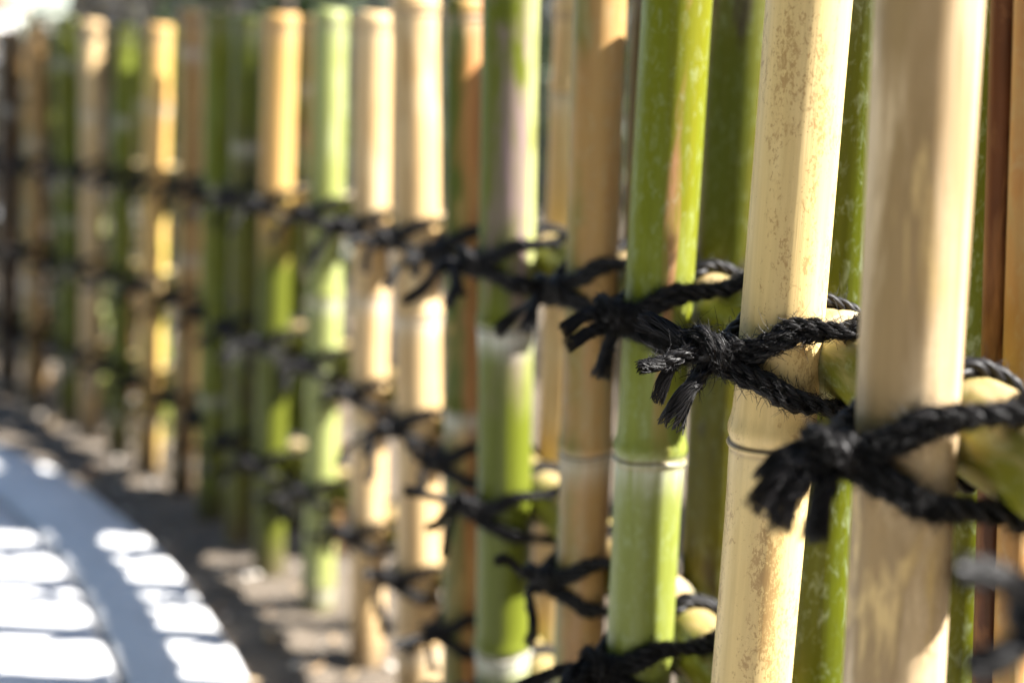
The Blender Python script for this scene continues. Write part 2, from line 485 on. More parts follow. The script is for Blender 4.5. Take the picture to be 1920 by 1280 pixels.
ZB = -0.06
class Pole: pass
def make_pole(x_top, x_bot, Y, D, mat, node_px=(), top=0.605, sides=40, label=None, lean_y=0.0, taper=0.03, name='bamboo_pole', gap=0.17, seed=None):
    """x_top / x_bot: where the axis stands at the upper and lower edge of the photo, at distance Y"""
    Xa, Za = at_plane(x_top, 0, Y)
    Xb, Zb = at_plane(x_bot, 1280, Y)
    p = Pole()
    k = (Xa - Xb) / (Za - Zb)
    p.axis = lambda z: np.array([Xa + k * (z - Za), Y + lean_y * (z - 0.3), z])
    p.R = D / 2; p.Y = Y
    d = Vector((k, lean_y, 1)).normalized()
    L = (top - ZB) / d.z
    nodes = []
    for py in node_px:
        nodes.append((at_plane(960, py, Y)[1] - ZB) / d.z)
    rs = random.Random(seed if seed is not None else int(Y * 1000) + int(x_top))
    if not nodes:
        nodes = [0.10 + rs.random() * gap]
    while max(nodes) + gap * 0.75 < L - 0.03:
        nodes.append(max(nodes) + gap * (0.9 + 0.25 * rs.random()))
    while min(nodes) - gap * 0.8 > 0.05:
        nodes.append(min(nodes) - gap * (0.8 + 0.2 * rs.random()))
    nodes = [q for q in nodes if q < L - 0.045] + [L - 0.014]       # cut just above a node, as such poles are
    me = culm_mesh(name, L, p.R, nodes, sides=sides, taper=taper, bow=rs.uniform(-0.0032, 0.0032), bowdir=rs.uniform(0, 6), seed=rs.randint(0, 99999))
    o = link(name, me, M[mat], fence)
    base = Vector(p.axis(ZB))
    o.matrix_parent_inverse = Matrix.Identity(4)
    o.location = base - FO
    o.rotation_euler = Vector((0, 0, 1)).rotation_difference(d).to_euler()
    if label: o['label'] = label
    p.obj = o
    return p

front = []
FR = [  # x_top, x_bot, Y, D, material, node rows, label
    (2250, 2140, 0.300, 0.034, 'tan', (), None),
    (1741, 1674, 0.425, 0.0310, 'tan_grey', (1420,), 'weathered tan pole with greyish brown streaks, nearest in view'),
    (1514, 1400, 0.545, 0.0327, 'tan_spot', (838,), 'tan pole freckled with brown specks'),
    (1272, 1207, 0.665, 0.0330, 'green_streak', (862,), 'green pole with a brown streak and a tan node ring'),
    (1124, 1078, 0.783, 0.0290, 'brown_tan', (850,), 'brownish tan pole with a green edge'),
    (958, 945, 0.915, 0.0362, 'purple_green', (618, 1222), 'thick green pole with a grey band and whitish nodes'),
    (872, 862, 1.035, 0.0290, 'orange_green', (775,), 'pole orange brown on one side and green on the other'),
    (777, 783, 1.150, 0.0370, 'tan', (592, 1210), None),
    (700, 688, 1.266, 0.0330, 'tan', (560, 800), None),
    (620, 592, 1.402, 0.0320, 'green_pale', (560, 1100), None),
    (528, 500, 1.510, 0.0350, 'orange_top', (640,), None),
    (466, 440, 1.610, 0.0320, 'green_dark', (), None),
    (413, 390, 1.710, 0.0360, 'green', (), None),
    (358, 332, 1.815, 0.0300, 'brown_tan', (), None),
    (300, 266, 1.925, 0.0340, 'orange', (520,), None),
    (232, 215, 2.020, 0.0300, 'green', (), None),
    (172, 160, 2.110, 0.0310, 'tan', (), None),
    (122, 138, 2.200, 0.0330, 'green', (), None),
    (68, 60, 2.290, 0.0320, 'brown_tan', (), None),
    (18, 12, 2.370, 0.0330, 'brown_dark', (), None),
    (-32, -38, 2.450, 0.0320, 'tan', (), None),
]
for i, (xt, xb, Y, D, mt, nd, lb) in enumerate(FR):
    top = 0.607 + random.uniform(-0.010, 0.012) + (0.008 if i > 9 else 0) + (0.03 if i < 6 else 0)
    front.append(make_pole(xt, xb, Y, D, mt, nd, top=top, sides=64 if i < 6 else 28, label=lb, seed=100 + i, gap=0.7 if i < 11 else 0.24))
NF = len(front)
PX = np.array([f.axis(0.3)[:2] for f in front])
TG = np.gradient(PX, axis=0); TG = np.vstack([TG[:1], (TG[:-2] + TG[1:-1] * 2 + TG[2:]) / 4, TG[-1:]])
TG /= np.linalg.norm(TG, axis=1)[:, None]
NL = np.stack([-TG[:, 1], TG[:, 0]], -1)          # towards the path

RR = 0.0165
def row_z(r, i):
    if r == 0:
        return float(np.interp(i, [0, 2, 5, 8, 20], [0.430, 0.440, 0.427, 0.411, 0.398]))
    if r == 1:
        return float(np.interp(i, [0, 20], [0.262, 0.258]))
    return float(np.interp(i, [0, 20], [0.129, 0.122]))

def tube(path, radius, sides, attrs=None):
    P = np.asarray(path, float); n = len(P)
    T = np.gradient(P, axis=0); T /= np.linalg.norm(T, axis=1)[:, None]
    up = np.array([0, 0, 1.0])
    A = np.cross(T, up); bad = np.linalg.norm(A, axis=1) < 1e-4; A[bad] = (1, 0, 0)
    A /= np.linalg.norm(A, axis=1)[:, None]; B = np.cross(A, T)
    th = np.linspace(0, 2 * np.pi, sides, endpoint=False)
    rad = np.broadcast_to(np.asarray(radius, float), (n,))
    V = P[:, None] + rad[:, None, None] * (np.cos(th)[None, :, None] * A[:, None] + np.sin(th)[None, :, None] * B[:, None])
    return V.reshape(-1, 3), grid_faces(n, sides), th, rad

rails = []
for r in range(3):
    C = []
    for i in range(NF):
        a = front[i].axis(row_z(r, i))
        off = 0.0170 + RR
        C.append((a[0] - NL[i, 0] * off, a[1] - NL[i, 1] * off, a[2]))
    C = np.array(C)
    C[1:-1] = (C[:-2] + 2 * C[1:-1] + C[2:]) / 4
    C = np.vstack([C[0] + (C[0] - C[1]) * 1.0, C, C[-1] + (C[-1] - C[-2])])
    P = catmull(C, 30)
    s = np.concatenate([[0], np.cumsum(np.linalg.norm(np.diff(P, axis=0), axis=1))])
    nodes = [[0.13, 0.375, 0.62, 0.84, 1.02, 1.3, 1.6, 1.9, 2.2, 2.5], [0.24, 0.565, 0.80, 1.05, 1.33, 1.61, 1.92, 2.2, 2.5], [0.3, 0.6, 0.9, 1.2, 1.45, 1.7, 2.0, 2.3, 2.6]][r]
    ss = sample_z(0, s[-1], nodes, 0.008)
    PP = np.stack([np.interp(ss, s, P[:, k]) for k in range(3)], -1)
    pr, sc, pw = node_profile(ss, nodes, RR)
    V, Fq, th, rad = tube(PP, RR * (1 + (pr - 1) * 1.25), 32)
    me = mesh_np('bamboo_rail', V - np.array(FO), Fq)
    bc = np.stack([np.outer(rad, np.cos(th)), np.outer(rad, np.sin(th)), np.repeat(ss[:, None], 32, 1)], -1).reshape(-1, 3)
    vattr(me, 'bc', bc, 'FLOAT_VECTOR'); vattr(me, 'nscar', np.repeat(sc, 32)); vattr(me, 'npow', np.repeat(pw, 32))
    o = link('bamboo_rail', me, M['rail'], fence)
    o['label'] = ['top green bamboo rail of the fence', 'middle green bamboo rail of the fence', 'lowest green bamboo rail of the fence'][r]
    rails.append(P)

# back row of poles, one between each two front ones, behind the rails
BK = ['red_brown', 'green_white', 'green_dark', 'brown_dark', 'tan', 'green', 'green_dark', 'tan', 'green_dark', 'brown_tan', 'green', 'brown_dark', 'tan',
      'green_dark', 'green', 'brown_dark', 'green_pale', 'green_dark', 'brown_tan', 'green_dark']
BL = {0: 'reddish brown pole behind the top rail', 1: 'powdery green pole behind the rails', 2: 'dark green mottled pole behind the rails', 4: 'bright sunlit tan pole behind the rails'}
backs = []
def back_pole(i, f, extra, D, mat, label, dx=0.0, sides=28, lean=0.0, gap=0.2, node_px=()):
    p = PX[i] * (1 - f) + PX[i + 1] * f
    n = NL[i] * (1 - f) + NL[i + 1] * f
    q = p - n * (0.017 + 2 * RR + 0.003 + D / 2 + extra)
    t_ = TG[i]
    q = q + t_ * dx
    Y = q[1]
    px = 960 + FPX * q[0] / (Y * CP + (EYE - 0.3) * SP)
    nat = (px - 960) / 13960.0 * 640
    pt, pb = px + nat, px - nat
    return make_pole(pt + lean, pb - lean, Y, D, mat, node_px, top=0.607 + random.uniform(-0.008, 0.004), sides=sides, label=label, seed=300 + i, gap=gap)
for i in range(NF - 1):
    if i in (0, 1, 6, 7, 9): continue
    j = i - 1
    D = [0.024, 0.036, 0.037, 0.032, 0.032][j] if j < 5 else (0.025 if i in (8, 9) else random.uniform(0.030, 0.036))
    backs.append(back_pole(i, {3: 0.64, 5: 0.70}.get(i, 0.5 if i < 6 else 0.34), 0.0, D, BK[j], BL.get(j), sides=56 if j < 3 else 24, lean=[4, 10, 16, 14, 22][j] if j < 5 else random.uniform(-4, 8), gap=0.62 if j < 6 else 0.2, dx=-0.025 if i == 1 else 0.0, node_px=(1600,) if j < 6 else ()))
# close to the camera, behind the nearest front pole: two thin brown canes and a green pole
backs.append(make_pole(1885, 1847, 0.498, 0.0100, 'red_brown', (1700,), top=0.600, sides=40, label='thin reddish brown cane at the right edge', seed=75, gap=0.7))
backs.append(make_pole(1936, 1896, 0.488, 0.0115, 'brown_tan', (1700,), top=0.600, sides=40, label='thin tan cane beside the reddish brown one', seed=76, gap=0.7))
backs.append(make_pole(1866, 1792, 0.622, 0.0270, 'green_white', (1700,), top=0.600, sides=48, label='green pole just behind the thin brown canes', seed=77, gap=0.7))

# ------------------------------------------------------------------ palm rope lashings
def resample(P, ds):
    P = np.asarray(P, float)
    s = np.concatenate([[0], np.cumsum(np.linalg.norm(np.diff(P, axis=0), axis=1))])
    n = max(4, int(s[-1] / ds) + 1)
    q = np.linspace(0, s[-1], n)
    return np.stack([np.interp(q, s, P[:, k]) for k in range(3)], -1), q

def frames(P):
    T = np.gradient(P, axis=0); T /= np.maximum(np.linalg.norm(T, axis=1), 1e-9)[:, None]
    n0 = np.cross(T[0], [0.3, 0.2, 0.93]); n0 /= np.linalg.norm(n0)
    A = np.empty_like(P); A[0] = n0
    for i in range(1, len(P)):
        v = A[i - 1] - T[i] * np.dot(A[i - 1], T[i])
        A[i] = v / max(np.linalg.norm(v), 1e-9)
    return T, A, np.cross(T, A)

class Geo:
    """gathers quads of many thin tubes into one mesh"""
    def __init__(self): self.V = []; self.F = []; self.n = 0
    def add(self, V, F):
        self.V.append(np.asarray(V, np.float32)); self.F.append(np.asarray(F) + self.n); self.n += len(V)
    def tubes(self, C, A, B, rad, sides):
        """C (k,n,3) centre lines with frames A,B (broadcastable) and radii"""
        k, n, _ = C.shape
        th = np.linspace(0, 2 * np.pi, sides, endpoint=False)
        rad = np.broadcast_to(np.asarray(rad, float), (k, n))
        A = np.broadcast_to(A, C.shape); B = np.broadcast_to(B, C.shape)
        V = C[:, :, None] + rad[..., None, None] * (np.cos(th)[None, None, :, None] * A[:, :, None] + np.sin(th)[None, None, :, None] * B[:, :, None])
        f = grid_faces(n, sides)
        F = (f[None] + (np.arange(k) * n * sides)[:, None, None]).reshape(-1, 4)
        self.add(V.reshape(-1, 3), F)
    def build(self, name, parent, origin, mat=None):
        me = mesh_np(name, np.vstack(self.V) - np.asarray(origin, np.float32), np.vstack(self.F))
        return link(name, me, mat or M['rope'], parent)

def hairs(g, roots, dirs, tang, lmin, lmax, rad, rng, curl=1.0, nseg=7):
    k = len(roots)
    if k == 0: return
    L = rng.uniform(lmin, lmax, k)
    u = np.linspace(0, 1, nseg)
    side = np.cross(dirs, tang); side += rng.normal(0, 0.3, side.shape); side /= np.maximum(np.linalg.norm(side, axis=1), 1e-6)[:, None]
    cur = rng.uniform(-1.6, 1.6, k) * curl
    # an arc that leaves along the fibre and bends away
    ang = cur[:, None] * u[None]
    st = dirs[:, None] * np.cos(ang)[..., None] + side[:, None] * np.sin(ang)[..., None]
    st += rng.normal(0, 0.10, st.shape)
    C = roots[:, None] + np.cumsum(st, 1) * (L / nseg)[:, None, None]
    A = np.cross(dirs, [0.2, 0.3, 0.9]); A /= np.maximum(np.linalg.norm(A, axis=1), 1e-6)[:, None]
    B = np.cross(dirs, A)
    taper = np.linspace(1, 0.45, nseg)
    g.tubes(C, A[:, None], B[:, None], rad * taper[None] * rng.uniform(0.7, 1.3, (k, 1)), 3)

def rope(g, ctrl, r, det, rng, phase=0.0, hair=1.0, smooth=True, lay=3.6):
    """three twisted strands along ctrl; det 2 = every fibre modelled, 1 = strands and hairs, 0 = strands"""
    P = catmull(ctrl, 10) if smooth else np.asarray(ctrl, float)
    P, s = resample(P, {2: 0.0009, 1: 0.0014, 0: 0.0025}[det])
    T, A, B = frames(P)
    n = len(P)
    pitch = lay * 2 * r
    w = 2 * np.pi * s / pitch + phase
    lump = 1 + 0.08 * np.sin(s * 210 + phase * 3) + 0.05 * np.sin(s * 530 + phase)
    for k in range(3):
        a = w + 2 * np.pi * k / 3
        e = np.cos(a)[:, None] * A + np.sin(a)[:, None] * B
        C = P + e * (0.50 * r * lump)[:, None]
        if det < 2:
            g.tubes(C[None], A[None], B[None], 0.56 * r * lump[None], 7 if det else 6)
        else:
            g.tubes(C[None], A[None], B[None], 0.50 * r * lump[None], 6)
            nf = 20
            ph = np.linspace(0, 2 * np.pi, nf, endpoint=False) + rng.uniform(-0.25, 0.25, nf)
            tw = -2 * np.pi * s[None] / (pitch * rng.uniform(1.0, 1.9, nf)[:, None]) + ph[:, None]
            rr = r * (0.54 + 0.15 * np.sin(s[None] * rng.uniform(150, 900, nf)[:, None] + ph[:, None] * 5)) * lump[None]
            off = np.cos(tw)[..., None] * A[None] + np.sin(tw)[..., None] * B[None]
            g.tubes(C[None] + off * rr[..., None], A[None], B[None], rng.uniform(0.00013, 0.00027, (nf, 1)) * np.ones((1, n)), 3)
    if det >= 1 and hair > 0:
        L = s[-1]
        k = int(L * (8000 if det == 2 else 2200) * hair)
        i = rng.integers(1, n - 1, k); a = rng.uniform(0, 2 * np.pi, k)
        e = np.cos(a)[:, None] * A[i] + np.sin(a)[:, None] * B[i]
        d = T[i] * rng.choice([-1, 1], k)[:, None] * rng.uniform(0.5, 1.2, k)[:, None] + e * rng.uniform(0.25, 1.0, k)[:, None]
        d /= np.linalg.norm(d, axis=1)[:, None]
        hairs(g, P[i] + e * r * 0.9, d, T[i], 0.0015, 0.0065, 0.00012 if det == 2 else 0.00013, rng)
        k2 = int(L * 220 * hair)
        if k2:
            i = rng.integers(1, n - 1, k2); a = rng.uniform(0, 2 * np.pi, k2)
            e = np.cos(a)[:, None] * A[i] + np.sin(a)[:, None] * B[i]
            d = T[i] * rng.normal(0, 0.6, k2)[:, None] + e
            d /= np.linalg.norm(d, axis=1)[:, None]
            hairs(g, P[i] + e * r * 0.9, d, T[i], 0.006, 0.014, 0.00012, rng, curl=2.0, nseg=10)

def frayed(g, ctrl, r, det, rng, flare=1.8, start=0.45):
    """a cut tail: rope that opens into loose fibres"""
    P = catmull(ctrl, 10)
    P, s = resample(P, 0.0011 if det else 0.002)
    n = len(P); cut = max(6, int(n * start))
    rope(g, P[:cut + 3], r, det, rng, phase=rng.uniform(0, 6), hair=0.8, smooth=False)
    T, A, B = frames(P)
    nf = {2: 150, 1: 60, 0: 16}[det]
    u = np.clip((np.arange(n) - cut * 0.75) / max(1, n - cut * 0.75), 0, 1)
    ph = rng.uniform(0, 2 * np.pi, nf); q = np.sqrt(rng.uniform(0.05, 1, nf))
    grow = 1 + (flare - 1) * u[None] ** 1.4
    wav = 0.16 * np.sin(u[None] * rng.uniform(3, 11, nf)[:, None] + ph[:, None] * 3) * u[None]
    an = ph[:, None] + 1.6 * u[None] + wav * 1.5
    R_ = r * q[:, None] * grow * (1 + wav)
    C = P[None] + (np.cos(an)[..., None] * A[None] + np.sin(an)[..., None] * B[None]) * R_[..., None]
    i0 = int(cut * 0.8)
    C = C[:, i0:]
    # unequal lengths: shorten each fibre along its own line
    m_ = C.shape[1]
    short = rng.uniform(0.70, 1.08, nf)
    idx = np.linspace(0, 1, m_)[None] * short[:, None] * (m_ - 1)
    lo = np.clip(np.floor(idx).astype(int), 0, m_ - 2); fr = (idx - lo)[..., None]
    k = np.arange(nf)[:, None]
    C = C[k, lo] * (1 - fr) + C[k, lo + 1] * fr
    fr_ = {2: 0.00019, 1: 0.00028, 0: 0.0007}[det]
    g.tubes(C, A[None, i0:], B[None, i0:], fr_ * rng.uniform(0.7, 1.25, (nf, 1)) * np.ones((1, m_)), 3)
    if det < 2:
        g.tubes(P[None, i0:], A[None, i0:], B[None, i0:], (r * (0.55 + 0.5 * u[i0:]) * np.linspace(1, 0.8, n - i0))[None], 6)

def lashing(i, r, det, tails=None, seed=None):
    """rope tie round front pole i and rail r: strands over and under the rail, a wrapped knot on the path side, loose tails"""
    rng = np.random.default_rng(5000 + i * 10 + r if seed is None else seed)
    f = front[i]; z0 = row_z(r, i)
    c = f.axis(z0)
    t = np.array([*TG[i], 0.0]); nn = np.array([*NL[i], 0.0]); zz = np.array([0, 0, 1.0])
    R = f.R; rr = 0.0028
    # rail axis beside this pole
    P = rails[r]
    j = np.argmin(np.sum((P[:, :2] - c[:2]) ** 2, 1))
    dn = float(np.dot(P[j] - c, nn)); dz = float(P[j][2] - z0)
    jit = lambda s_: rng.normal(0, s_, 3)
    K = c + nn * (R + (0.0115 if i == 2 else 0.0085)) - t * 0.004 + zz * ((0.005 if i == 2 else 0.002) + rng.normal(0, 0.002))
    tie = bpy.data.objects.new('rope_tie', None)
    COL.objects.link(tie)
    tie.parent = fence
    tie.location = Vector(K) - FO
    def cyl(phi, z, e=0.0):     # on the pole's skin; phi from the path side, positive towards the camera
        rad = R + rr * 0.95 + e
        return c + nn * (rad * math.cos(phi)) - t * (rad * math.sin(phi)) + zz * z
    RA = RR + rr * 1.0
    for side in (1, -1):                       # camera side, far side
        for ud in (1, -1):                     # over the rail, under it
            g = Geo()
            for k in (0, 1):                   # the rope is doubled
                oz = (k - 0.5) * 2 * rr * 0.92
                zk = ud * 0.0035 + oz * 0.85
                pts = [K + nn * 0.003 + zz * (ud * 0.002 + oz * 0.3) + jit(0.0006)]
                pts.append(cyl(side * 0.55, zk * 0.9 + ud * 0.001, 0.0012) + jit(0.0004))
                pts.append(cyl(side * 1.05, zk + ud * 0.0045) + jit(0.0003))
                pts.append(cyl(side * 1.55, zk + ud * 0.0095, 0.0004) + jit(0.0003))
                # onto the rail
                base = c + nn * dn + zz * dz
                sd = -t * side
                a0 = (R + 0.004 + k * 2 * rr * 0.95)
                pts.append(base + sd * a0 + nn * (RA * 0.62) + zz * ud * RA * 0.80 + jit(0.0003))
                pts.append(base + sd * (a0 + 0.0015) + nn * (RA * 0.05) + zz * ud * RA * 1.02 + jit(0.0003))
                pts.append(base + sd * (a0 + 0.002) - nn * (RA * 0.75) + zz * ud * RA * 0.70 + jit(0.0003))
                pts.append(base + sd * (a0 + 0.002) - nn * (RA * 1.02) + zz * ud * 0.002 + jit(0.0003))
                rope(g, pts, rr, det if side == 1 else min(det, 1), rng, phase=rng.uniform(0, 6), hair=1.0 if side == 1 else 0.5)
            g.build('rope_strand', tie, K)
    # the knot: turns wrapped round the bundle
    g = Geo()
    ax = nn + zz * rng.normal(-0.05, 0.12) - t * rng.normal(0.05, 0.1); ax /= np.linalg.norm(ax)
    e1 = np.cross(ax, zz); e1 /= np.linalg.norm(e1); e2 = np.cross(e1, ax)
    ks = rng.uniform(0.82, 1.12); turns = rng.uniform(1.9, 3.1); m_ = 44
    a = np.linspace(0, turns * 2 * np.pi, m_) + rng.uniform(0, 6)
    rad = 0.0052 * ks + 0.0006 * np.sin(a * 0.7) + 0.0006 * np.sin(a * 2.3)
    ctr = K[None] + ax[None] * np.linspace(-0.0048, 0.0048, m_)[:, None]
    coil = ctr + e1[None] * (np.cos(a) * rad * 0.92)[:, None] + e2[None] * (np.sin(a) * rad * 1.12)[:, None] + ax[None] * (0.0015 * np.sin(a + 1))[:, None]
    rope(g, coil, rr, det, rng, hair=1.3, smooth=False, lay=4.6)
    # a crossing turn and the packed middle
    a = np.linspace(-0.4, math.pi + 0.6, 16)
    cr = K[None] + ax[None] * (np.linspace(0.0075, -0.0075, 16))[:, None] + e1[None] * (-np.sin(a) * 0.0068)[:, None] + e2[None] * (np.cos(a) * 0.0078)[:, None]
    rope(g, cr, rr, det, rng, hair=1.2, smooth=False, lay=4.6)
    core = K[None] + ax[None] * np.linspace(-0.009, 0.009, 9)[:, None]
    T_, A_, B_ = frames(core)
    g.tubes(core[None], A_[None], B_[None], np.array([0.001, 0.0038, 0.0048, 0.0052, 0.0053, 0.0052, 0.0048, 0.0038, 0.001])[None], 10)
    g.build('knot', tie, K)
    # tails
    if tails is None:
        tails = []
        for (a_n, a_z, a_t, ln) in ((0.97, 0.22, -0.1, 0.027), (0.95, -0.12, -0.1, 0.033), (0.75, -0.65, -0.25, 0.030), (0.45, -0.85, -0.1, 0.032)):
            if rng.random() < 0.2: continue
            v = nn * a_n + zz * a_z - t * -a_t + jit(0.30); v /= np.linalg.norm(v)
            L = ln * rng.uniform(0.6, 1.4)
            p0 = K + ax * 0.004 + jit(0.0015)
            p1 = p0 + (v * 0.6 + ax * 0.4) * L * 0.35
            p2 = p0 + v * L * 0.72 + zz * rng.normal(-0.001, 0.002)
            p3 = p0 + v * L + zz * (-0.004 + rng.normal(0, 0.003)) + jit(0.002)
            tails.append((np.array([p0, p1, p2, p3]), rng.uniform(0.85, 1.05) * rr, rng.uniform(1.2, 2.1), rng.uniform(0.45, 0.7)))
    else:
        tails = [(np.array([K + nn * q[0] + zz * q[1] + t * q[2] for q in pts]), rad_ * rr, fl, st) for pts, rad_, fl, st in tails]
    for pts, rad_, fl, st in tails:
        g = Geo()
        frayed(g, pts, rad_, det, rng, flare=fl, start=st)
        g.build('frayed_tail', tie, K)
    return tie

HERO2 = [  # tails of the tie in focus, in (towards path, up, away) metres from the knot
    ([(0.002, 0.003, 0.0), (0.010, 0.0045, 0.004), (0.018, 0.0085, 0.009), (0.025, 0.0105, 0.013)], 1.15, 1.35, 0.35),
    ([(0.003, 0.000, -0.001), (0.012, 0.0005, -0.004), (0.021, -0.002, -0.006), (0.0315, -0.0035, -0.007)], 0.92, 1.1, 0.85),
    ([(0.005, -0.001, 0.0), (0.0145, -0.002, -0.002), (0.0195, -0.008, -0.003), (0.0225, -0.0175, -0.003)], 0.85, 1.2, 0.45),
    ([(0.002, -0.004, -0.001), (0.008, -0.011, -0.004), (0.013, -0.0155, -0.006), (0.0185, -0.0265, -0.007)], 1.05, 2.0, 0.35),
]
HERO1 = [
    ([(0.003, 0.000, 0.0), (0.012, -0.002, -0.002), (0.021, -0.008, -0.002), (0.026, -0.017, -0.002)], 1.1, 1.5, 0.55),
    ([(0.003, -0.003, 0.0), (0.011, -0.007, -0.003), (0.018, -0.014, -0.004), (0.019, -0.023, -0.004)], 1.1, 1.5, 0.55),
    ([(0.001, -0.004, -0.001), (0.005, -0.011, -0.003), (0.007, -0.018, -0.004), (0.008, -0.027, -0.004)], 1.05, 1.6, 0.5),
    ([(0.002, 0.003, 0.0), (0.010, 0.001, 0.002), (0.017, -0.003, 0.004), (0.022, -0.010, 0.005)], 0.9, 1.4, 0.55),
]
HERO3 = [
    ([(0.003, 0.001, 0.0), (0.011, 0.002, -0.001), (0.019, -0.001, -0.002), (0.026, -0.006, -0.002)], 1.0, 1.5, 0.5),
    ([(0.003, -0.003, 0.0), (0.010, -0.006, -0.002), (0.016, -0.008, -0.003), (0.024, -0.013, -0.003)], 1.0, 1.5, 0.5),
    ([(0.001, -0.004, -0.001), (0.003, -0.012, -0.002), (0.005, -0.019, -0.002), (0.007, -0.029, -0.002)], 1.1, 1.7, 0.5),
]
HERO0 = [
    ([(0.003, 0.003, 0.0), (0.012, 0.010, -0.002), (0.018, 0.012, -0.002), (0.024, 0.013, -0.002)], 1.1, 1.5, 0.55),
    ([(0.001, -0.003, 0.0), (0.008, -0.004, -0.003), (0.014, -0.006, -0.004), (0.021, -0.0085, -0.004)], 1.1, 1.5, 0.55),
]
detail = {(0, 0): 1, (1, 0): 2, (2, 0): 2, (3, 0): 2, (4, 0): 1, (5, 0): 1, (6, 0): 1, (3, 1): 2, (4, 1): 1, (5, 1): 1}
for i in range(0, 11):
    for r in range(3):
        if r > 0 and i < 2: continue          # wholly below the frame
        if r == 2 and i < 4: continue
        tl = {(0, 0): HERO0, (1, 0): HERO1, (2, 0): HERO2, (3, 0): HERO3}.get((i, r))
        lashing(i, r, detail.get((i, r), 0), tl)
# the far ties, seen only as dark smears, are copies of three simple ones
for r in range(3):
    for i in range(11, NF):
        src = lashing(i, r, 0) if i in (11,) else None
        if i == 11:
            proto, pi = src, i
            continue
        c0 = front[i]
        t_ = proto.copy(); COL.objects.link(t_); t_.parent = fence
        z0 = row_z(r, i); c = c0.axis(z0)
        Kp = np.array([*(c[:2] + NL[i] * (c0.R + 0.0085)), z0 + 0.002])
        t_.location = Vector(Kp) - FO
        a0 = math.atan2(TG[pi, 1], TG[pi, 0]); a1 = math.atan2(TG[i, 1], TG[i, 0])
        t_.rotation_euler = (0, 0, a1 - a0)
        t_.scale = (1, 1, random.choice((1, 1, 0.92, 1.06)))
        for ch in list(proto.children):
            d = ch.copy(); COL.objects.link(d); d.parent = t_

# ------------------------------------------------------------------ leaves, pebbles on the soil
def leaf_blade(L, W, curl, n=6):
    V = []
    for i in range(n + 1):
        u = i / n
        w = W * math.sin(math.pi * min(1, u * 0.96 + 0.02)) ** 0.8 * (1 - 0.35 * u)
        z = curl * (u - 0.5) ** 2 * L
        for s_ in (-1, 0, 1):
            V.append((u * L - L / 2, s_ * w / 2, z + abs(s_) * w * 0.22))
    F = grid_faces(n + 1, 3, closed=False)
    return np.array(V), F

def fallen_leaf(x, y, L, rz, val, label):
    V, F = leaf_blade(L, L * random.uniform(0.32, 0.5), random.uniform(0.5, 1.4))
    me = mesh_np('fallen_leaf', V, F)
    vattr(me, 'lr', np.full(len(V), val))
    o = link('fallen_leaf', me, M['dead'])
    o.location = (x, y, float(ground_z(x, y)) + 0.004)
    o.rotation_euler = (random.uniform(-0.25, 0.25), random.uniform(-0.25, 0.25), rz)
    tag(o, label, 'leaf', 'dry leaves scattered on the soil')
    return o
for px, py, L, v, lb in ((172, 893, 0.040, 0.0, 'orange dead leaf lying beside the kerb at far left'),
                         (240, 900, 0.042, 0.9, 'pale dry leaf on the soil near the orange leaf'),
                         (370, 915, 0.026, 0.8, 'small pale dry leaf in the shade below the dark poles'),
                         (432, 1112, 0.026, 1.0, 'bright pale leaf lying close to the kerb edge'),
                         (595, 1262, 0.022, 0.4, 'small tan leaf at the bottom between kerb and poles'),
                         (505, 1210, 0.034, 0.9, 'broad pale leaf on sunlit soil by the kerb'),
                         (100, 800, 0.045, 0.8, 'pale leaf by the path at the far bend'),
                         (45, 790, 0.040, 0.5, 'tan leaf at the left edge by the far bend'),
                         (660, 1270, 0.022, 0.7, 'pale leaf at the foot of a tan pole')):
    x, y = on_ground(px, py)
    fallen_leaf(x, y, L, random.uniform(0, 6.28), v, lb)

g = Geo()
for k in range(1500):
    x = random.uniform(-1.2, 0.9); y = random.uniform(0.8, 3.0)
    # keep off the path
    d = edge - np.array([x, y]); j = int(np.argmin((d ** 2).sum(1)))
    if np.dot(np.array([x, y]) - edge[j], left[j]) > -0.012: continue
    r_ = random.uniform(0.0015, 0.006) * (1.4 if random.random() < 0.08 else 1)
    u = np.linspace(0.12, math.pi - 0.12, 4)
    th = np.linspace(0, 2 * np.pi, 6, endpoint=False)
    ring = np.stack([np.outer(np.sin(u), np.cos(th)), np.outer(np.sin(u), np.sin(th)), np.repeat(np.cos(u)[:, None], 6, 1)], -1).reshape(-1, 3)
    ring *= RNG.uniform(0.8, 1.2, ring.shape) * r_ * np.array([1.2, 1.0, 0.65])
    g.add(ring + np.array([x, y, float(ground_z(x, y)) + r_ * 0.25]), grid_faces(4, 6))
peb = g.build('gravel', None, (0, 0, 0), M['pebble'])
tag(peb, 'small scattered pebbles in the sandy soil', 'gravel', kind='stuff')

g = Geo(); lrv = []
rl = np.random.default_rng(77)
for k in range(1100):
    x = rl.uniform(-1.3, 0.8); y = rl.uniform(0.9, 3.0)
    d = edge - np.array([x, y]); j = int(np.argmin((d ** 2).sum(1)))
    if np.dot(np.array([x, y]) - edge[j], left[j]) > -0.010 and rl.random() > 0.02: continue
    V, F = leaf_blade(rl.uniform(0.006, 0.017), rl.uniform(0.003, 0.008), rl.uniform(0.3, 1.5), 3)
    a, bq = rl.uniform(0, 6.28), rl.uniform(-0.4, 0.4)
    R_ = np.array(Matrix.Rotation(a, 3, 'Z') @ Matrix.Rotation(bq, 3, 'X'))
    on_path = np.dot(np.array([x, y]) - edge[j], left[j]) > 0
    g.add(V @ R_.T + np.array([x, y, (0.020 if on_path else float(ground_z(x, y)) + 0.004)]), F)
    lrv.append(np.full(len(V), rl.uniform(-0.6, 1.0)))
lit = g.build('leaf_litter', None, (0, 0, 0), M['dead'])
vattr(lit.data, 'lr', np.clip(np.concatenate(lrv), 0, 1))
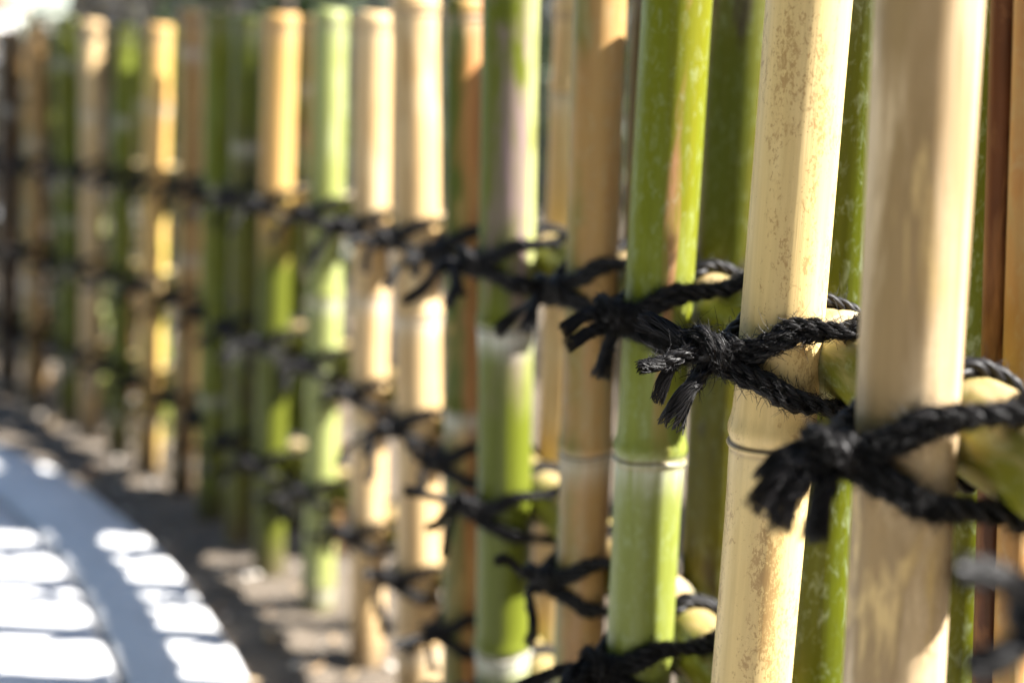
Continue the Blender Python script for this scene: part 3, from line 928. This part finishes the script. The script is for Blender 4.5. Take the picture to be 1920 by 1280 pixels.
tag(lit, 'small brown leaf litter strewn over the soil', 'leaf litter', kind='stuff')

# ------------------------------------------------------------------ shrubs behind the fence
def scatter_leaves(n, centre, rad, rng, L=0.035, shell=0.35, floor=0.03):
    base, bf = leaf_blade(1.0, 0.42, 0.35, 3)
    d = rng.normal(0, 1, (n, 3)); d /= np.linalg.norm(d, axis=1)[:, None]
    rr = (shell + (1 - shell) * rng.random(n) ** 0.6)
    lump = 1 + 0.16 * np.sin(d[:, 0] * 5 + centre[0] * 9) * np.cos(d[:, 1] * 4 + centre[1] * 7) + 0.10 * np.sin(d[:, 2] * 7 + centre[0])
    P = np.array(centre) + d * np.array(rad) * (rr * lump)[:, None]
    keep = P[:, 2] > floor
    P = P[keep]; d = d[keep]; n = len(P)
    ax = d * 0.5 + rng.normal(0, 0.6, (n, 3)) + np.array([0, 0, 0.1]); ax /= np.linalg.norm(ax, axis=1)[:, None]
    up = rng.normal(0, 0.6, (n, 3)) + np.array([0, 0, 1.0])
    sd = np.cross(up, ax); sd /= np.maximum(np.linalg.norm(sd, axis=1), 1e-6)[:, None]
    nz = np.cross(ax, sd)
    S_ = L * rng.uniform(0.6, 1.3, n)
    V = P[:, None] + S_[:, None, None] * (base[None, :, 0:1] * ax[:, None] + base[None, :, 1:2] * sd[:, None] + base[None, :, 2:3] * nz[:, None])
    F = (bf[None] + (np.arange(n) * len(base))[:, None, None]).reshape(-1, 4)
    return V.reshape(-1, 3), F, np.repeat(rng.random(n), len(base))

def branch(g, p0, p1, r0, r1, sides=6, bend=0.06, rng=RNG):
    P = np.linspace(0, 1, 8)[:, None] * (np.array(p1) - np.array(p0)) + np.array(p0)
    P[1:-1] += rng.normal(0, bend * 0.3, (6, 3))
    T, A, B = frames(P)
    g.tubes(P[None], A[None], B[None], np.linspace(r0, r1, 8)[None], sides)

def shrub(x, y, rad, n, mat, label, L=0.035, seed=0):
    rng = np.random.default_rng(seed)
    e = bpy.data.objects.new('garden_shrub', None); COL.objects.link(e); e.location = (x, y, 0)
    tag(e, label, 'shrub', 'shrubs behind the fence')
    V, F, lr = scatter_leaves(n, (0, 0, rad[2] * 0.92), rad, rng, L)
    me = mesh_np('foliage', V, F); vattr(me, 'lr', lr)
    link('foliage', me, M[mat], e)
    g = Geo()
    for k in range(7):
        a = rng.uniform(0, 6.28); q = rng.uniform(0.3, 0.75)
        branch(g, (rng.normal(0, .02), rng.normal(0, .02), -0.02), (math.cos(a) * rad[0] * q, math.sin(a) * rad[1] * q, rad[2] * rng.uniform(0.8, 1.5)), 0.009, 0.003, rng=rng)
    g.build('stem', e, (0, 0, 0), M['bark'])
    return e
shrub(-0.40, 2.33, (0.17, 0.27, 0.62), 3200, 'leaf', 'dark green shrub close behind the far bend of the fence', seed=1)
shrub(0.35, 2.75, (0.42, 0.34, 0.44), 3600, 'leaf', 'leafy green shrub seen between the middle poles', seed=2)
shrub(1.05, 2.55, (0.42, 0.36, 0.46), 3600, 'leaf', 'green shrub behind the nearest poles at right', seed=3)
shrub(-0.80, 3.25, (0.42, 0.34, 0.42), 3200, 'leaf_brown', 'brownish shrub behind the dim poles at left', seed=4)
shrub(-1.45, 3.45, (0.40, 0.34, 0.375), 3000, 'leaf_brown', 'brownish low shrub below the white wall', seed=5)
shrub(-0.86, 2.78, (0.26, 0.20, 0.36), 2200, 'leaf_brown', 'low dark shrub close behind the leftmost poles', seed=8)
shrub(-0.15, 3.70, (0.50, 0.36, 0.50), 3200, 'leaf', 'tall dark shrub behind the other shrubs', seed=6)
shrub(0.75, 3.80, (0.52, 0.40, 0.50), 3200, 'leaf', 'dark green shrub farthest back on the right', seed=7)

# unseen hedges added left, behind and right, blocking sky light from the fence
def added_hedge_section(pts, h, label, seed):
    rng = np.random.default_rng(seed)
    P = np.asarray(pts, float)
    o = P.mean(0)
    e = bpy.data.objects.new('added_hedge', None); COL.objects.link(e); e.location = (o[0], o[1], 0)
    tag(e, label, 'hedge', 'unseen hedges added to block sky light')
    T = np.gradient(P, axis=0); T /= np.linalg.norm(T, axis=1)[:, None]
    L_ = np.stack([-T[:, 1], T[:, 0]], -1)
    prof = [(-0.20, 0.0), (-0.22, h * 0.5), (-0.18, h - 0.04), (0.18, h - 0.04), (0.22, h * 0.5), (0.20, 0.0)]
    V = [(p[0] - o[0] + l[0] * d, p[1] - o[1] + l[1] * d, z) for p, l in zip(P, L_) for d, z in prof]
    F = np.vstack([grid_faces(len(P), 6), [[0, 1, 4, 5], [1, 2, 3, 4]], np.array([[0, 1, 4, 5], [1, 2, 3, 4]]) + (len(P) - 1) * 6])
    me = mesh_np('hedge_blocker_core', V, F, smooth=False); vattr(me, 'lr', np.zeros(len(V)))
    link('hedge_blocker_core', me, M['leaf'], e)
    base, bf = leaf_blade(1.0, 0.45, 0.35, 2)
    n = int(2600 * len(P) / 10)
    i = rng.integers(0, len(P), n)
    u = rng.uniform(0, 1, n)
    d = np.where(u < 0.8, np.where(rng.random(n) < 0.5, -0.23, 0.23), rng.uniform(-0.22, 0.22, n)) + rng.normal(0, 0.015, n)
    z = np.where(u < 0.8, rng.uniform(0.02, h, n), h - 0.02 + rng.normal(0, 0.02, n))
    C = np.stack([P[i, 0] - o[0] + L_[i, 0] * d, P[i, 1] - o[1] + L_[i, 1] * d, z], -1) + rng.normal(0, 0.05, (n, 3)) * np.array([1, 1, 0.3])
    ax = rng.normal(0, 1, (n, 3)); ax /= np.linalg.norm(ax, axis=1)[:, None]
    sd = np.cross(rng.normal(0, 1, (n, 3)), ax); sd /= np.maximum(np.linalg.norm(sd, axis=1), 1e-6)[:, None]
    nz = np.cross(ax, sd); S_ = 0.05 * rng.uniform(0.6, 1.3, n)
    V = C[:, None] + S_[:, None, None] * (base[None, :, 0:1] * ax[:, None] + base[None, :, 1:2] * sd[:, None] + base[None, :, 2:3] * nz[:, None])
    F = (bf[None] + (np.arange(n) * len(base))[:, None, None]).reshape(-1, 4)
    me = mesh_np('foliage', V.reshape(-1, 3), F); vattr(me, 'lr', np.repeat(rng.random(n), len(base)))
    link('foliage', me, M['leaf'], e)
hc = edge + left * 1.22
keep_ = (edge[:, 1] < 2.75)
hc = hc[keep_][::6]
added_hedge_section(hc, 2.3, 'unseen hedge added left of the path to block sky light', 21)
hb = np.stack([np.linspace(-1.0, 2.6, 20), np.full(20, -1.75)], -1)
added_hedge_section(hb, 2.3, 'unseen hedge added behind the camera to block sky light', 22)

hr = np.stack([np.linspace(2.45, 2.65, 24), np.linspace(-1.5, 4.2, 24)], -1)
added_hedge_section(hr, 1.75, 'unseen hedge added at right to block low sky light', 23)

# garden walls far behind
def box_mesh(name, x0, x1, y0, y1, z0, z1, bv=0.006):
    import bmesh
    bm = bmesh.new()
    bmesh.ops.create_cube(bm, size=1.0)
    for v in bm.verts:
        v.co = Vector(((x0 + x1) / 2 + v.co.x * (x1 - x0), (y0 + y1) / 2 + v.co.y * (y1 - y0), (z0 + z1) / 2 + v.co.z * (z1 - z0)))
    bmesh.ops.bevel(bm, geom=list(bm.edges), offset=bv, segments=2, affect='EDGES')
    me = bpy.data.meshes.new(name); bm.to_mesh(me); bm.free()
    return me
w = bpy.data.objects.new('garden_wall', None); COL.objects.link(w); w.location = (-3.4, 5.1, 0)
tag(w, 'white plastered wall with brown coping at the far left', 'wall')
link('wall_body', box_mesh('wall_body', -2.6, 1.60, 0, 0.22, -0.05, 0.755), M['wallwhite'], w)
link('coping', box_mesh('coping', -2.63, 1.63, -0.04, 0.26, 0.758, 0.86), M['coping'], w)
w = bpy.data.objects.new('garden_wall', None); COL.objects.link(w); w.location = (0.4, 5.6, 0)
tag(w, 'dark grey wall behind the shrubs', 'wall')
link('wall_body', box_mesh('wall_body', -2.1, 3.2, 0, 0.22, -0.05, 1.25), M['wallgrey'], w)
link('coping', box_mesh('coping', -2.13, 3.23, -0.04, 0.26, 1.253, 1.33), M['coping'], w)

# ------------------------------------------------------------------ tree right of the frame; its trunk throws the broad shadow on path and fence
tree = bpy.data.objects.new('garden_tree', None); COL.objects.link(tree); tree.location = (1.5, 1.53, 0)
tag(tree, 'garden tree standing behind the fence to the right, shading the path', 'tree')
g = Geo()
n = 40
zz_ = np.linspace(-0.1, 3.4, n)
P = np.stack([0.03 * np.sin(zz_ * 1.7), 0.02 * np.sin(zz_ * 2.3 + 1), zz_], -1)
T_, A_, B_ = frames(P)
g.tubes(P[None], A_[None], B_[None], (0.135 - 0.012 * zz_ + 0.05 * np.exp(-np.maximum(zz_, 0) / 0.12))[None], 20)
for k in range(9):
    a = k * 2.4; z = 2.5 + 0.1 * k
    branch(g, (0, 0, z), (0.9 * math.cos(a), 0.9 * math.sin(a), z + 0.8), 0.035, 0.010, rng=RNG, bend=0.2)
g.build('trunk', tree, (0, 0, 0), M['bark'])
V, F, lr = scatter_leaves(9000, (0, 0, 4.0), (1.25, 1.25, 0.95), np.random.default_rng(9), 0.07, 0.3)
me = mesh_np('crown', V, F); vattr(me, 'lr', lr)
link('crown', me, M['leaf'], tree)
